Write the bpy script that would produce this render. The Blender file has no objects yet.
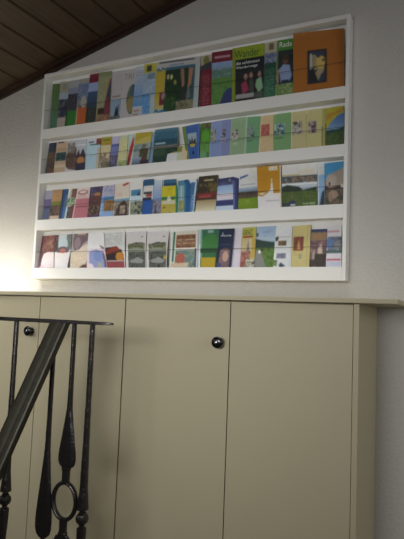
import bpy, bmesh, math, random
import numpy as np
from mathutils import Vector, Matrix

C = bpy.context.scene.collection
PI = math.pi
EYE = 1.10                      # eye height above the floor

# ---------------------------------------------------------------- camera
RT = Vector((0.897, 0.441, 0.039)); UPV = Vector((0.002, -0.092, 0.996)); FW = Vector((-0.443, 0.893, 0.083))
FW.normalize(); RT = (RT - FW * RT.dot(FW)).normalized(); UPV = RT.cross(FW)
CAM = Vector((0, -2.05, EYE)); FPX = 564.7
cd = bpy.data.cameras.new('camera'); cam = bpy.data.objects.new('camera', cd); C.objects.link(cam)
cd.sensor_fit = 'VERTICAL'; cd.sensor_height = 24.0; cd.lens = 24.0 * FPX / 539.0
cd.clip_start = 0.02
m = Matrix((RT, UPV, -FW)).transposed().to_4x4(); m.translation = CAM
cam.matrix_world = m
bpy.context.scene.camera = cam

# ---------------------------------------------------------------- light
sc = bpy.context.scene
sc.view_settings.view_transform = 'Standard'; sc.view_settings.look = 'None'
sc.view_settings.exposure = 0.0; sc.view_settings.gamma = 1.0; sc.view_settings.use_curve_mapping = False
w = bpy.data.worlds.new('world'); sc.world = w; w.use_nodes = True
w.node_tree.nodes['Background'].inputs[0].default_value = (0.95, 0.98, 1.0, 1)
w.node_tree.nodes['Background'].inputs[1].default_value = 0.02

def area(name, loc, target, sx, sy, power, col=(1, 1, 1)):
    l = bpy.data.lights.new(name, 'AREA'); l.shape = 'RECTANGLE'; l.size = sx; l.size_y = sy
    l.energy = power; l.color = col
    o = bpy.data.objects.new(name, l); C.objects.link(o); o.location = loc
    o.rotation_euler = (Vector(target) - Vector(loc)).to_track_quat('-Z', 'Y').to_euler()
    return o
def beam(*a, spread=180, **k):
    o = area(*a, **k); o.data.spread = math.radians(spread); return o
# unseen fill lamps added under the closed ceiling to brighten worktop and wall
beam('worktop_fill_left', (-2.2, -.35, 2.0), (-2.2, -.2, 1.12), .6, .2, 5.3, spread=40)
beam('left_wall_fill', (-2.3, -1.2, 1.98), (-2.2, -.15, 1.12), .5, .4, 1.6, spread=60)
beam('worktop_fill_long', (-1.0, -.35, 2.2), (-1.0, -.2, 1.12), 1.7, .2, 1.5, spread=40)
# added fill lamps behind the viewer and at far right, standing in for daylight
beam('front_fill_beam', (-1.0, -2.9, 1.4), (-1.2, 0, 1.05), 1.2, .5, 3.6, spread=60)
beam('front_fill_left', (-2.6, -2.6, 1.5), (-1.9, 0, 1.15), .8, .5, .9, spread=60)
beam('front_fill_broad', (-.5, -3.2, 1.6), (-.8, 0, 1.2), 1.2, 1.0, 7.2)
beam('right_fill', (1.5, -1.2, 1.5), (-1, -.4, 1.2), 1.0, 1.0, 9.5)

# ---------------------------------------------------------------- materials
def lin(c):
    r = []
    for x in c:
        x = x / 255.0
        r.append(x / 12.92 if x <= 0.04045 else ((x + 0.055) / 1.055) ** 2.4)
    return r
def mat(name, col, rough=0.5, metal=0.0, noise=None, bump=None, spec=0.5):
    """noise=(scale, amount), bump=(scale, strength, distance)"""
    M = bpy.data.materials.new(name); M.use_nodes = True
    nt = M.node_tree; b = nt.nodes['Principled BSDF']
    b.inputs['Base Color'].default_value = (*lin(col), 1); b.inputs['Roughness'].default_value = rough
    b.inputs['Metallic'].default_value = metal; b.inputs['Specular IOR Level'].default_value = spec
    tc = nt.nodes.new('ShaderNodeTexCoord')
    if noise:
        n = nt.nodes.new('ShaderNodeTexNoise'); n.inputs['Scale'].default_value = noise[0]; n.inputs['Detail'].default_value = 6
        nt.links.new(tc.outputs['Object'], n.inputs['Vector'])
        mx = nt.nodes.new('ShaderNodeMix'); mx.data_type = 'RGBA'
        a = lin(col); k = noise[1]
        mx.inputs['A'].default_value = (*[x * (1 - k) for x in a], 1); mx.inputs['B'].default_value = (*[min(1, x * (1 + k)) for x in a], 1)
        nt.links.new(n.outputs['Fac'], mx.inputs['Factor']); nt.links.new(mx.outputs['Result'], b.inputs['Base Color'])
    if bump:
        n = nt.nodes.new('ShaderNodeTexNoise'); n.inputs['Scale'].default_value = bump[0]; n.inputs['Detail'].default_value = 4
        nt.links.new(tc.outputs['Object'], n.inputs['Vector'])
        bp = nt.nodes.new('ShaderNodeBump'); bp.inputs['Strength'].default_value = bump[1]; bp.inputs['Distance'].default_value = bump[2]
        nt.links.new(n.outputs['Fac'], bp.inputs['Height']); nt.links.new(bp.outputs['Normal'], b.inputs['Normal'])
    return M
M_wall = mat('rough_white_plaster', (196, 193, 187), 0.9, noise=(60, 0.05), bump=(85, 0.55, 0.006), spec=0.2)
M_rack = mat('white_lacquer', (232, 231, 227), 0.45, noise=(9, 0.02))
M_cab = mat('cream_laminate', (190, 180, 149), 0.5, noise=(14, 0.015), spec=0.4)
M_cab_in = mat('cream_carcass', (150, 143, 118), 0.6)
M_knob = mat('black_glossy_plastic', (20, 19, 20), 0.18)
M_chrome = mat('polished_metal_centre', (200, 200, 205), 0.2, 1.0)
M_iron = mat('hammered_dark_iron', (74, 70, 70), 0.27, 0.85, noise=(70, 0.3), bump=(120, 0.55, 0.003))
M_rail = mat('patinated_dark_handrail', (60, 58, 47), 0.48, 0.5, noise=(35, 0.35), bump=(60, 0.35, 0.003))
M_wire = mat('thin_dark_wire', (70, 68, 66), 0.4, 0.6)
M_floor = mat('grey_floor', (120, 112, 100), 0.6, noise=(8, 0.1))
M_paper = mat('white_paper', (235, 233, 226), 0.6)

def wood():
    M = bpy.data.materials.new('dark_stained_planks'); M.use_nodes = True
    nt = M.node_tree; b = nt.nodes['Principled BSDF']; b.inputs['Roughness'].default_value = 0.55
    tc = nt.nodes.new('ShaderNodeTexCoord'); mp = nt.nodes.new('ShaderNodeMapping')
    mp.inputs['Scale'].default_value = (14, 1.2, 14)
    n = nt.nodes.new('ShaderNodeTexNoise'); n.inputs['Scale'].default_value = 4; n.inputs['Detail'].default_value = 8
    r = nt.nodes.new('ShaderNodeValToRGB')
    r.color_ramp.elements[0].position = 0.3; r.color_ramp.elements[0].color = (*lin((44, 32, 18)), 1)
    r.color_ramp.elements[1].position = 0.72; r.color_ramp.elements[1].color = (*lin((72, 55, 34)), 1)
    nt.links.new(tc.outputs['Object'], mp.inputs['Vector']); nt.links.new(mp.outputs['Vector'], n.inputs['Vector'])
    nt.links.new(n.outputs['Fac'], r.inputs['Fac']); nt.links.new(r.outputs['Color'], b.inputs['Base Color'])
    return M
M_wood = wood()
M_mould = mat('reddish_dark_wood_moulding', (54, 35, 27), 0.5, noise=(20, 0.2))

def printed():
    M = bpy.data.materials.new('printed_glossy_cover'); M.use_nodes = True
    nt = M.node_tree; b = nt.nodes['Principled BSDF']; b.inputs['Roughness'].default_value = 0.42
    b.inputs['Specular IOR Level'].default_value = 0.4
    a = nt.nodes.new('ShaderNodeAttribute'); a.attribute_name = 'print'
    nt.links.new(a.outputs['Color'], b.inputs['Base Color'])
    return M
M_print = printed()

# ---------------------------------------------------------------- helpers
def obj(name, bm, mt, parent=None, smooth=False):
    me = bpy.data.meshes.new(name); bm.normal_update(); bm.to_mesh(me); bm.free()
    for x in (mt if isinstance(mt, (list, tuple)) else [mt]): me.materials.append(x)
    o = bpy.data.objects.new(name, me); C.objects.link(o)
    if smooth:
        for p in me.polygons: p.use_smooth = True
    if parent:
        o.parent = parent
        if parent.type == 'EMPTY': o.matrix_parent_inverse = Matrix.Translation(-parent.location)
    return o
def tag(o, label, cat, group=None):
    o['label'] = label; o['category'] = cat
    if group: o['group'] = group
    return o
def struct(name, bm, mt, **k):
    o = obj(name, bm, mt, **k); o['kind'] = 'structure'; return o
def empty(name, loc):
    o = bpy.data.objects.new(name, None); o.location = loc; C.objects.link(o); o.empty_display_size = 0.05; return o
def box(bm, x0, x1, y0, y1, z0, z1, bev=0):
    r = bmesh.ops.create_cube(bm, size=1)
    for v in r['verts']:
        v.co = Vector(((x0 + x1) / 2 + v.co.x * (x1 - x0), (y0 + y1) / 2 + v.co.y * (y1 - y0), (z0 + z1) / 2 + v.co.z * (z1 - z0)))
    if bev:
        es = list({e for v in r['verts'] for e in v.link_edges})
        bmesh.ops.bevel(bm, geom=es, offset=bev, segments=2, affect='EDGES', profile=0.5)
    return bm
def bx(*a, **k): return box(bmesh.new(), *a, **k)
def prism(bm, poly, y0, y1):
    """outline in x,z extruded along y"""
    a = [bm.verts.new((x, y0, z)) for x, z in poly]; b = [bm.verts.new((x, y1, z)) for x, z in poly]
    bm.faces.new(a); bm.faces.new(b[::-1]); n = len(poly)
    for i in range(n): bm.faces.new((a[i], b[i], b[(i + 1) % n], a[(i + 1) % n]))
    bmesh.ops.recalc_face_normals(bm, faces=bm.faces); return bm
def sweep(bm, pts, secs, cap=True):
    """rings: pts centres, secs list of (ring offsets as Vectors)"""
    rings = []
    for p, s in zip(pts, secs): rings.append([bm.verts.new(Vector(p) + v) for v in s])
    n = len(rings[0])
    for a, b in zip(rings, rings[1:]):
        for i in range(n): bm.faces.new((a[i], a[(i + 1) % n], b[(i + 1) % n], b[i]))
    if cap: bm.faces.new(rings[0][::-1]); bm.faces.new(rings[-1])
    bmesh.ops.recalc_face_normals(bm, faces=bm.faces); return bm
def profile_v(bm, x, y, prof, n=14, sq=1.0):
    """vertical turned / forged bar: prof = list of (z, half width x, half depth y)"""
    pts = [(x, y, p[0]) for p in prof]; secs = []
    for z, rx, ry in prof:
        s = []
        for k in range(n):
            a = 2 * PI * k / n; c, d = math.cos(a), math.sin(a)
            e = 2.0 / (2.0 + (sq - 1) * 3)
            s.append(Vector((rx * math.copysign(abs(c) ** e, c), ry * math.copysign(abs(d) ** e, d), 0)))
        secs.append(s)
    return sweep(bm, pts, secs)

def ray(px, py): return FW + RT * ((px - 202) / FPX) + UPV * ((269.5 - py) / FPX)
def at(px, py, Y):
    d = ray(px, py); return CAM + d * ((Y - CAM.y) / d.y)
def x_at(px, Y, z):
    """world x of the point at depth Y and height z that shows at column px"""
    k = (px - 202) / FPX; a = RT - FW * k
    return CAM.x - ((Y - CAM.y) * a.y + (z - CAM.z) * a.z) / a.x

# ---------------------------------------------------------------- room shell
def ceil_z(x): return EYE + 1.367 + (x + 1.15) * 0.2585
XL, XR, YF = -3.0, 1.7, -3.3
nb = EYE
bm = bmesh.new(); prism(bm, [(XL, 0), (XR, 0), (XR, ceil_z(XR)), (XL, ceil_z(XL))], 0, 0.12)
struct('wall_back', bm, M_wall)
struct('floor', bx(XL - .12, XR + .12, YF, 0.12, -0.1, 0), M_floor)
# left wall around its window opening
bm = bmesh.new()
wy0, wy1, wz0, wz1 = -1.6, -0.2, 1.17, 1.75
box(bm, XL - .12, XL, YF, 0.12, 0, wz0); box(bm, XL - .12, XL, YF, 0.12, wz1, ceil_z(XL))
box(bm, XL - .12, XL, YF, wy0, wz0, wz1); box(bm, XL - .12, XL, wy1, 0.12, wz0, wz1)
struct('wall_left', bm, M_wall)
struct('wall_right', bx(XR, XR + .12, YF, 0.12, 0, ceil_z(XR)), M_wall)
# ceiling of tongued planks running towards the viewer
seams = []
x = -1.932 - 0.122 * 14
while x < XR + .2: seams.append(x); x += 0.122
bm = bmesh.new()
g = 0.0065
for a, b in zip(seams, seams[1:]):
    za, zb = ceil_z(a), ceil_z(b); sl = 0.2585
    prism(bm, [(a, za + .012), (a + g, za + sl * g), (b - g, zb - sl * g), (b, zb + .012), (b, zb + .05), (a, za + .05)], YF, 0.0)
struct('ceiling', bm, M_wood)
bm = bmesh.new()
a, b = XL, XR
for (y0, y1, dz) in ((-0.030, 0, 0.016), (-0.014, 0, 0.030)):
    prism(bm, [(a, ceil_z(a) + .005), (b, ceil_z(b) + .005), (b, ceil_z(b) - dz), (a, ceil_z(a) - dz)], y0, y1)
struct('trim_1', bm, M_mould)

# ---------------------------------------------------------------- cabinets and worktop
CF = -0.328
def cabinet(x0, mid, x1, ztop, label, knob_on, end_panel=False):
    root = empty('cabinet', ((x0 + x1) / 2, CF / 2, 0))
    t = 0.016; y0 = CF + 0.003
    bm = bmesh.new()
    box(bm, x0, x0 + t, CF + .0185, -0.002, 0.0, ztop); box(bm, x1 - t, x1, CF - 0.0005 if end_panel else CF + .0185, -0.002, 0.0, ztop)
    box(bm, x0 + t, x1 - t, y0 + .018, -0.002, 0.06, 0.076); box(bm, x0 + t, x1 - t, y0 + .018, -0.002, ztop - t, ztop)
    box(bm, x0 + t, x1 - t, -0.01, -0.002, 0.076, ztop - t); box(bm, x0 + t, x1 - t, y0 + .04, y0 + .05, 0.0, 0.06)
    obj('body', bm, M_cab, root)
    g = 0.0016
    edges = [(x0 + g, mid - g, knob_on == 0), (mid + g, x1 - g, False)]
    if end_panel: edges = [(x0 + g, mid - g, True), (mid + g, x1 - t - g, False)]
    for a, b, kn in edges:
        d = obj('door', bx(a, b, CF, CF + .018, 0.064, ztop - 0.004, bev=0.001), M_cab, root)
        if kn:
            kx, kz = b - 0.034, EYE - 0.083
            bm = bmesh.new()
            prof = [(0.0, .013), (.003, .0135), (.0045, .0105), (.010, .0085), (.014, .0115), (.017, .0175), (.021, .0195), (.025, .0185), (.0275, .014), (.0285, .006)]
            n = 24; pts = [(kx, CF - p[0], kz) for p in prof]
            secs = [[Vector((p[1] * math.cos(2 * PI * k / n), 0, p[1] * math.sin(2 * PI * k / n))) for k in range(n)] for p in prof]
            sweep(bm, pts, secs); c0 = len(bm.faces)
            sweep(bm, [(kx - .002, CF - .0283, kz), (kx - .002, CF - .0295, kz)], [[Vector((r * math.cos(2 * PI * k / 12), 0, r * math.sin(2 * PI * k / 12))) for k in range(12)] for r in (.0065, .0055)])
            bm.faces.ensure_lookup_table()
            for f in bm.faces[c0:]: f.material_index = 1
            obj('knob', bm, [M_knob, M_chrome], d, smooth=True)
    tag(root, label, 'cabinet', None)
    return root
ZT = EYE + 0.0565
cabinet(-1.9635, -1.561, -1.1595, ZT, 'cream cabinet behind the iron balusters, its black knob just left of the slanting handrail', 0)
cabinet(-1.1580, -0.7427, -0.3258, ZT, 'cream cabinet at the right end of the worktop, black knob on its left door', 0, True)
cabinet(-2.7680, -2.3660, -1.9650, ZT, 'cream cabinet cut off by the left edge of the photo', 0)
wt = obj('worktop', bx(-2.80, -0.213, -0.352, -0.001, ZT + .0005, ZT + .0155, bev=0.002), M_cab)
tag(wt, 'thin cream worktop board running along the top of the cabinets', 'worktop')

# ---------------------------------------------------------------- brochure rack on the wall
RX0, RX1, RZ0, RZ1, RY = -1.8716, -0.4267, EYE + 0.145, EYE + 1.125, -0.055
LT = [EYE + v for v in (0.8533, 0.6383, 0.4195, 0.1941)]      # tops of the four front lips
LB = [EYE + v for v in (0.8084, 0.5931, 0.3700, 0.1450)]
RR = [EYE + 1.125 - 0.017, LB[0], LB[1], LB[2]]
rack = empty('brochure_rack', ((RX0 + RX1) / 2, -0.0275, RZ0))
tag(rack, 'wide white wall rack with four shelves of travel brochures above the cabinets', 'rack')
st = 0.013
obj('side_panel', bx(RX0, RX0 + st, RY, -0.001, RZ0, RZ1, bev=.001), M_rack, rack)
obj('side_panel', bx(RX1 - st, RX1, RY, -0.001, RZ0, RZ1, bev=.001), M_rack, rack)
obj('top_panel', bx(RX0 + st, RX1 - st, RY, -0.001, RZ1 - .016, RZ1, bev=.001), M_rack, rack)
obj('back_panel', bx(RX0 + st, RX1 - st, -0.007, -0.001, RZ0 + .01, RZ1 - .016), M_rack, rack)
WZ = [(0.945, 0.947), (0.708, 0.702), (0.484, 0.488), (0.269, 0.268)]
for i in range(4):
    obj('shelf', bx(RX0 + st, RX1 - st, RY + .008, -0.007, LB[i], LB[i] + .010), M_rack, rack)
    obj('front_lip', bx(RX0 + st, RX1 - st, RY, RY + .008, LB[i], LT[i], bev=.0008), M_rack, rack)
    bm = bmesh.new(); n = 8; pts = []; secs = []
    for k in range(25):
        u = k / 24; sag = -0.003 * math.sin(PI * u) * (1 if i % 2 == 0 else .4)
        pts.append((RX0 + st + u * (RX1 - RX0 - 2 * st), RY + .004, EYE + WZ[i][0] * (1 - u) + WZ[i][1] * u + sag))
        secs.append([Vector((0, .00075 * math.cos(2 * PI * j / n), .00075 * math.sin(2 * PI * j / n))) for j in range(n)])
    sweep(bm, pts, secs); obj('wire', bm, M_wire, rack, smooth=True)

# ---------------------------------------------------------------- the brochures
# every cover is a fine grid of points with its printed colours; u runs 0..1 across, v 0 (top edge) .. 1 (front lip)
class Art:
    def __init__(s, w, h, base, seed):
        s.nx = max(6, int(w / 0.0021)); s.ny = max(10, int(h / 0.0021))
        s.u = (np.arange(s.nx + 1) / s.nx)[None, :].repeat(s.ny + 1, 0); s.w = w; s.h = h
        s.v = (np.arange(s.ny + 1) / s.ny)[:, None].repeat(s.nx + 1, 1)
        s.c = np.zeros((s.ny + 1, s.nx + 1, 3)); s.c[:] = base; s.r = np.random.RandomState(seed)
    def noise(s, k=0.02):
        a, b = max(2, int(s.w / k) + 2), max(2, int(s.h / k) + 2)
        g = s.r.rand(b + 1, a + 1); x = s.u * (a - 1); y = np.minimum(s.v, 1) * (b - 1)
        i, j = x.astype(int), y.astype(int); fx, fy = x - i, y - j
        return (g[j, i] * (1 - fx) + g[j, i + 1] * fx) * (1 - fy) + (g[j + 1, i] * (1 - fx) + g[j + 1, i + 1] * fx) * fy
    def put(s, m, col, a=1.0):
        s.c[m] = s.c[m] * (1 - a) + np.array(col) * a
    def do(s, op):
        k = op[0]
        if k in 'RNGT':
            _, x0, y0, x1, y1, *cs = op
            m = (s.u >= x0) & (s.u <= x1) & (s.v >= y0) & (s.v <= y1)
            if k == 'R': s.put(m, cs[0])
            elif k == 'G':                                # printed blend between two colours, top to bottom
                t = np.clip((s.v - y0) / max(1e-6, y1 - y0), 0, 1)[..., None]
                s.c[m] = (np.array(cs[0]) * (1 - t) + np.array(cs[1]) * t)[m]
            elif k == 'N':                                # a small photograph: blotches of its colours
                n = s.noise(0.009) * .65 + s.noise(0.004) * .35; q = np.clip((n - .22) / .56, 0, 1) * (len(cs) - 1)
                idx = np.minimum(q.astype(int), len(cs) - 2); f_ = (q - idx)[..., None]; p = np.array(cs, float)
                s.c[m] = (p[idx] * (1 - f_) + p[idx + 1] * f_)[m]
            else:                                         # rows of small print
                st = 0.0075 / s.h; ph = ((s.v - y0) / st) % 1.0
                n = s.noise(0.004); mm = m & (ph < .45) & (n > .38); s.put(mm, cs[0], .75)
        elif k == 'E':
            _, x, y, rx_, ry_, col = op
            s.put(((s.u - x) / rx_) ** 2 + ((s.v - y) / ry_) ** 2 <= 1, col)
        elif k == 'P':                                    # polygon
            pts, col = op[1], op[2]; ins = np.zeros(s.u.shape, bool); n = len(pts)
            for i in range(n):
                (xa, ya), (xb, yb) = pts[i], pts[(i + 1) % n]
                if ya == yb: continue
                ins ^= ((ya > s.v) != (yb > s.v)) & (s.u < (xb - xa) * (s.v - ya) / (yb - ya) + xa)
            s.put(ins, col)
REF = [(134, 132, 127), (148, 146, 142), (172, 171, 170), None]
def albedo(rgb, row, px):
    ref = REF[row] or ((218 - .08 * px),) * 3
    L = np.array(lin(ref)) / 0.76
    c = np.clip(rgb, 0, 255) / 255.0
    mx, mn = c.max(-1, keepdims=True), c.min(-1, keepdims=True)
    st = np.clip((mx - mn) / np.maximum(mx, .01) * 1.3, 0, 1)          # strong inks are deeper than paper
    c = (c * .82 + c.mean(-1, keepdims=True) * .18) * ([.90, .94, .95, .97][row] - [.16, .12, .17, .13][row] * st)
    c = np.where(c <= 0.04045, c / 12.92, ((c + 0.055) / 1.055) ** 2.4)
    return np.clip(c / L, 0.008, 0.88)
GRP = ['brochures on the top shelf', 'brochures on the second shelf', 'brochures on the third shelf', 'brochures on the bottom shelf']
SEED = [0]
def brochure(row, tl, tr, bl, br, lay, base, ops, label, name='travel_brochure', cat='brochure', curl=0.0, texts=(), ref=None):
    """tl, tr: top corners; bl, br: columns where the sides meet the front lip"""
    SEED[0] += 1
    yt = -0.0150 - lay * 0.0052; yb = -0.0325 - lay * 0.0052
    if lay >= 2: yb = -0.0425; yt = -0.0275
    zl = LT[row] + 0.001; zf = LB[row] + 0.0105
    A, B = at(*tl, yt), at(*tr, yt)
    D, E = Vector((x_at(bl, yb, zl), yb, zl)), Vector((x_at(br, yb, zl), yb, zl))
    ext = (zl - zf) / max(.02, ((A.z + B.z) / 2 - zl))
    dv = Vector((0, (A.y - D.y) , 0)) * -.0
    D2 = D + (D - A) * ext * .999; E2 = E + (E - B) * ext * .999
    D2.z = E2.z = zf; D2.y = E2.y = max(D2.y, -0.0425)
    for p_ in (A, B, D, E, D2, E2): p_.x = min(max(p_.x, RX0 + st + .0015), RX1 - st - .0015)
    for p_ in (A, B): p_.z = min(p_.z, RR[row] - .004)
    w_ = ((B - A).length + (E - D).length) / 2; h_ = ((A + B) / 2 - (D + E) / 2).length
    art = Art(w_, h_, base, SEED[0])
    for op in ops: art.do(op)
    for _ in range(2):                                    # ink spreads a little: soften the edges of the print
        q_ = np.pad(art.c, ((1, 1), (1, 1), (0, 0)), 'edge')
        art.c = (q_[:-2, 1:-1] + q_[2:, 1:-1] + q_[1:-1, :-2] + q_[1:-1, 2:] + 2 * q_[1:-1, 1:-1]) / 6
    g_ = art.noise(0.006)[..., None] - .5; art.c = art.c * (1 + .035 * g_)
    col = albedo(art.c, row, (tl[0] + tr[0]) / 2)
    nx, ny = art.nx, art.ny; th = 0.0032
    back = Vector((0, th, 0)); verts = []; cols = []
    rnd = random.Random(SEED[0]); bow = rnd.uniform(.0003, .0011)
    for j in range(ny + 1):
        v = j / ny
        for i in range(nx + 1):
            u = i / nx
            p = (A * (1 - u) + B * u) * (1 - v) + (D * (1 - u) + E * u) * v
            p = p + Vector((0, -bow * math.sin(PI * u) * (1 - v * .5), 0))
            if curl:                                      # a slack leaflet sagging forward
                p = p + Vector((0, curl * math.sin(PI * min(1, v * .95)), -abs(curl) * .2 * math.sin(PI * u) * (1 - v)))
            verts.append(p); cols.append(col[j, i])
    nf = len(verts)
    for i in range(nx + 1):                               # foot standing on the shelf behind the lip
        u = i / nx; verts.append(D2 * (1 - u) + E2 * u); cols.append(col[ny, i])
    W = nx + 1; rows = ny + 2; n1 = len(verts)
    verts += [p + back for p in verts]
    paper = albedo(np.array((225., 223, 215)) * (.62 if row < 2 else .8), row, 150)
    cols += [paper] * n1
    f = []
    idx = lambda j, i: j * W + i
    for j in range(rows - 1):
        for i in range(nx):
            f.append((idx(j, i), idx(j + 1, i), idx(j + 1, i + 1), idx(j, i + 1)))
            f.append((n1 + idx(j, i), n1 + idx(j, i + 1), n1 + idx(j + 1, i + 1), n1 + idx(j + 1, i)))
        f.append((idx(j, 0), n1 + idx(j, 0), n1 + idx(j + 1, 0), idx(j + 1, 0)))
        f.append((idx(j, nx), idx(j + 1, nx), n1 + idx(j + 1, nx), n1 + idx(j, nx)))
    for i in range(nx):
        f.append((idx(0, i), idx(0, i + 1), n1 + idx(0, i + 1), n1 + idx(0, i)))
        f.append((idx(rows - 1, i), n1 + idx(rows - 1, i), n1 + idx(rows - 1, i + 1), idx(rows - 1, i + 1)))
    org = (D2 + E2) / 2
    me = bpy.data.meshes.new(name); me.from_pydata([v - org for v in verts], [], f)
    ca = me.color_attributes.new('print', 'FLOAT_COLOR', 'POINT')
    ca.data.foreach_set('color', np.concatenate([np.array(cols), np.ones((len(cols), 1))], 1).astype(np.float32).ravel())
    me.materials.append(M_print)
    o = bpy.data.objects.new(name, me); C.objects.link(o); o.location = org
    where = [' on the top shelf', ' on the second shelf', ' on the third shelf', ' on the bottom shelf'][row]
    tag(o, label + where, cat, GRP[row])
    for k, (txt, u0, v0, wide, tall, tc_) in enumerate(texts):
        cu = bpy.data.curves.new('t', 'FONT'); cu.body = txt; cu.size = 1.0
        to = bpy.data.objects.new('t', cu); C.objects.link(to)
        bpy.context.view_layer.update()
        tm = bpy.data.meshes.new_from_object(to.evaluated_get(bpy.context.evaluated_depsgraph_get()))
        bpy.data.objects.remove(to)
        xs = [v.co.x for v in tm.vertices]; ys = [v.co.y for v in tm.vertices]
        x0, x1, y0, y1 = min(xs), max(xs), min(ys), max(ys)
        for v in tm.vertices:
            u = u0 + (v.co.x - x0) / (x1 - x0) * wide; q = v0 - (v.co.y - y0) / (y1 - y0) * tall
            p = (A * (1 - u) + B * u) * (1 - q) + (D * (1 - u) + E * u) * q + Vector((0, -bow * math.sin(PI * u) * (1 - q * .5) - .0008, 0))
            v.co = p - org
        a_ = albedo(np.array(tc_, float), row, tl[0])
        M = bpy.data.materials.new('title_ink'); M.use_nodes = True
        M.node_tree.nodes['Principled BSDF'].inputs['Base Color'].default_value = (*a_, 1)
        M.node_tree.nodes['Principled BSDF'].inputs['Roughness'].default_value = .5
        tm.materials.clear(); tm.materials.append(M); tm.name = 'title'
        t_ = bpy.data.objects.new('title', tm); C.objects.link(t_); t_.parent = o
    return o
b = brochure
WH = (128, 124, 117)      # unprinted paper as it looks on the top shelf

# --- top shelf
b(0, (53, 84), (60.5, 83.5), 49.5, 57, 0, (66, 92, 44), [('G', 0, .3, 1, 1, (66, 92, 44), (58, 92, 70))], 'narrow plain green brochure at the left end')
b(0, (60.5, 82), (69.5, 81.5), 56.5, 65, 0, (120, 114, 92), [('R', .35, .05, .75, .17, (96, 96, 84)), ('R', 0, .24, 1, .38, (112, 122, 130)), ('N', 0, .38, 1, .76, (38, 52, 72), (30, 36, 46), (74, 66, 58), (60, 82, 104)), ('R', 0, .76, .85, 1, (132, 116, 106))], 'beige brochure with dark blue photo and pale foot', )
b(0, (70, 81), (79, 79.5), 64.5, 74.5, 1, (112, 114, 110), [('R', 0, .16, 1, .3, (92, 100, 116)), ('N', 0, .3, 1, .66, (36, 46, 66), (52, 48, 48), (30, 34, 44), (82, 60, 50)), ('R', 0, .66, 1, 1, (44, 104, 34)), ('R', 0, .66, .12, 1, (28, 60, 28))], 'brochure with dark photo above a bright green block')
b(0, (79, 79.5), (90, 77.5), 75.5, 84.5, 0, (58, 70, 108), [('R', 0, 0, 1, .1, (116, 110, 98)), ('N', 0, .1, 1, .42, (48, 62, 98), (92, 104, 122), (70, 84, 112), (120, 116, 108)), ('N', 0, .42, 1, .62, (54, 50, 52), (108, 106, 96), (40, 40, 48)), ('R', .1, .62, 1, 1, (172, 78, 30)), ('R', 0, .6, .1, 1, (150, 128, 100)), ('E', .62, .5, .28, .13, (122, 118, 104))], 'blue brochure with a bright orange lower block')
b(0, (90, 74.5), (99, 73), 85, 95, 1, (44, 60, 82), [('R', 0, 0, 1, .18, (104, 22, 38)), ('R', 0, .18, 1, .36, (106, 118, 148)), ('G', 0, .36, 1, .7, (44, 66, 98), (38, 50, 60)), ('N', 0, .68, 1, 1, (44, 46, 34), (34, 38, 40), (66, 64, 34))], 'dark blue brochure with a deep red header')
b(0, (99, 72.5), (112, 71), 95.5, 109.5, 1, (118, 112, 68), [('R', 0, 0, 1, .1, (96, 104, 62)), ('N', 0, .1, 1, .75, (124, 116, 66), (104, 108, 78), (128, 118, 84)), ('P', [(.9, .15), (1, .15), (1, 1), (.45, 1), (.6, .6)], (100, 44, 46)), ('P', [(.95, .2), (1, .2), (1, .6), (.7, .5)], (44, 44, 64)), ('R', .1, .72, .55, .84, (44, 34, 30)), ('N', .05, .86, 1, 1, (112, 60, 44), (126, 104, 64), (98, 34, 50))], 'yellow green brochure with a red right side')
b(0, (112, 72), (127, 69.5), 109.5, 120, 0, (130, 124, 119), [('R', .12, .5, .75, .53, (120, 90, 86)), ('R', .02, .57, .95, 1, (98, 120, 132)), ('P', [(.35, 1), (.45, .78), (.52, .7), (.6, .8), (.68, .66), (.8, 1)], (28, 28, 34)), ('N', .02, .9, .95, 1, (60, 62, 60), (84, 84, 78))], 'pale leaflet with a photo of dark cathedral spires')
b(0, (123.5, 70.5), (136.5, 68), 119.5, 132, 1, (132, 126, 120), [('E', .85, .62, .42, .3, (72, 86, 56)), ('E', .88, .48, .2, .16, (52, 70, 84)), ('E', .85, .72, .38, .16, (112, 100, 58)), ('R', 0, .36, .08, .4, (120, 112, 108))], 'off-white leaflet with a round green landscape picture', texts=[('TRI', .12, .21, .72, .12, (96, 92, 90))])
b(0, (136.5, 67), (145.5, 65.5), 131.5, 142, 1, (126, 130, 134), [('T', .05, .08, .95, .2, (86, 90, 100)), ('G', 0, .2, 1, .78, (126, 130, 136), (62, 112, 158)), ('T', .05, .22, .9, .76, (96, 112, 130)), ('R', 0, .8, 1, 1, (128, 126, 124)), ('R', .1, .86, .7, .88, (140, 70, 60)), ('R', .1, .93, .6, .95, (140, 70, 60))], 'white and blue leaflet ruled with lines of text')
b(0, (144.5, 64.2), (158, 62.5), 141.5, 154, 1, (112, 126, 134), [('R', 0, 0, 1, .18, (158, 148, 40)), ('R', .22, .04, .58, .15, (44, 46, 34)), ('N', 0, .18, 1, .58, (118, 126, 130), (98, 122, 138), (130, 134, 134)), ('N', .3, .19, .9, .3, (78, 92, 96), (90, 112, 120)), ('N', 0, .58, 1, .95, (56, 110, 160), (84, 126, 158), (44, 98, 152)), ('R', .6, .6, 1, 1, (118, 130, 128))], 'brochure with blue water photo under a yellow header with dark emblem')
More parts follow.
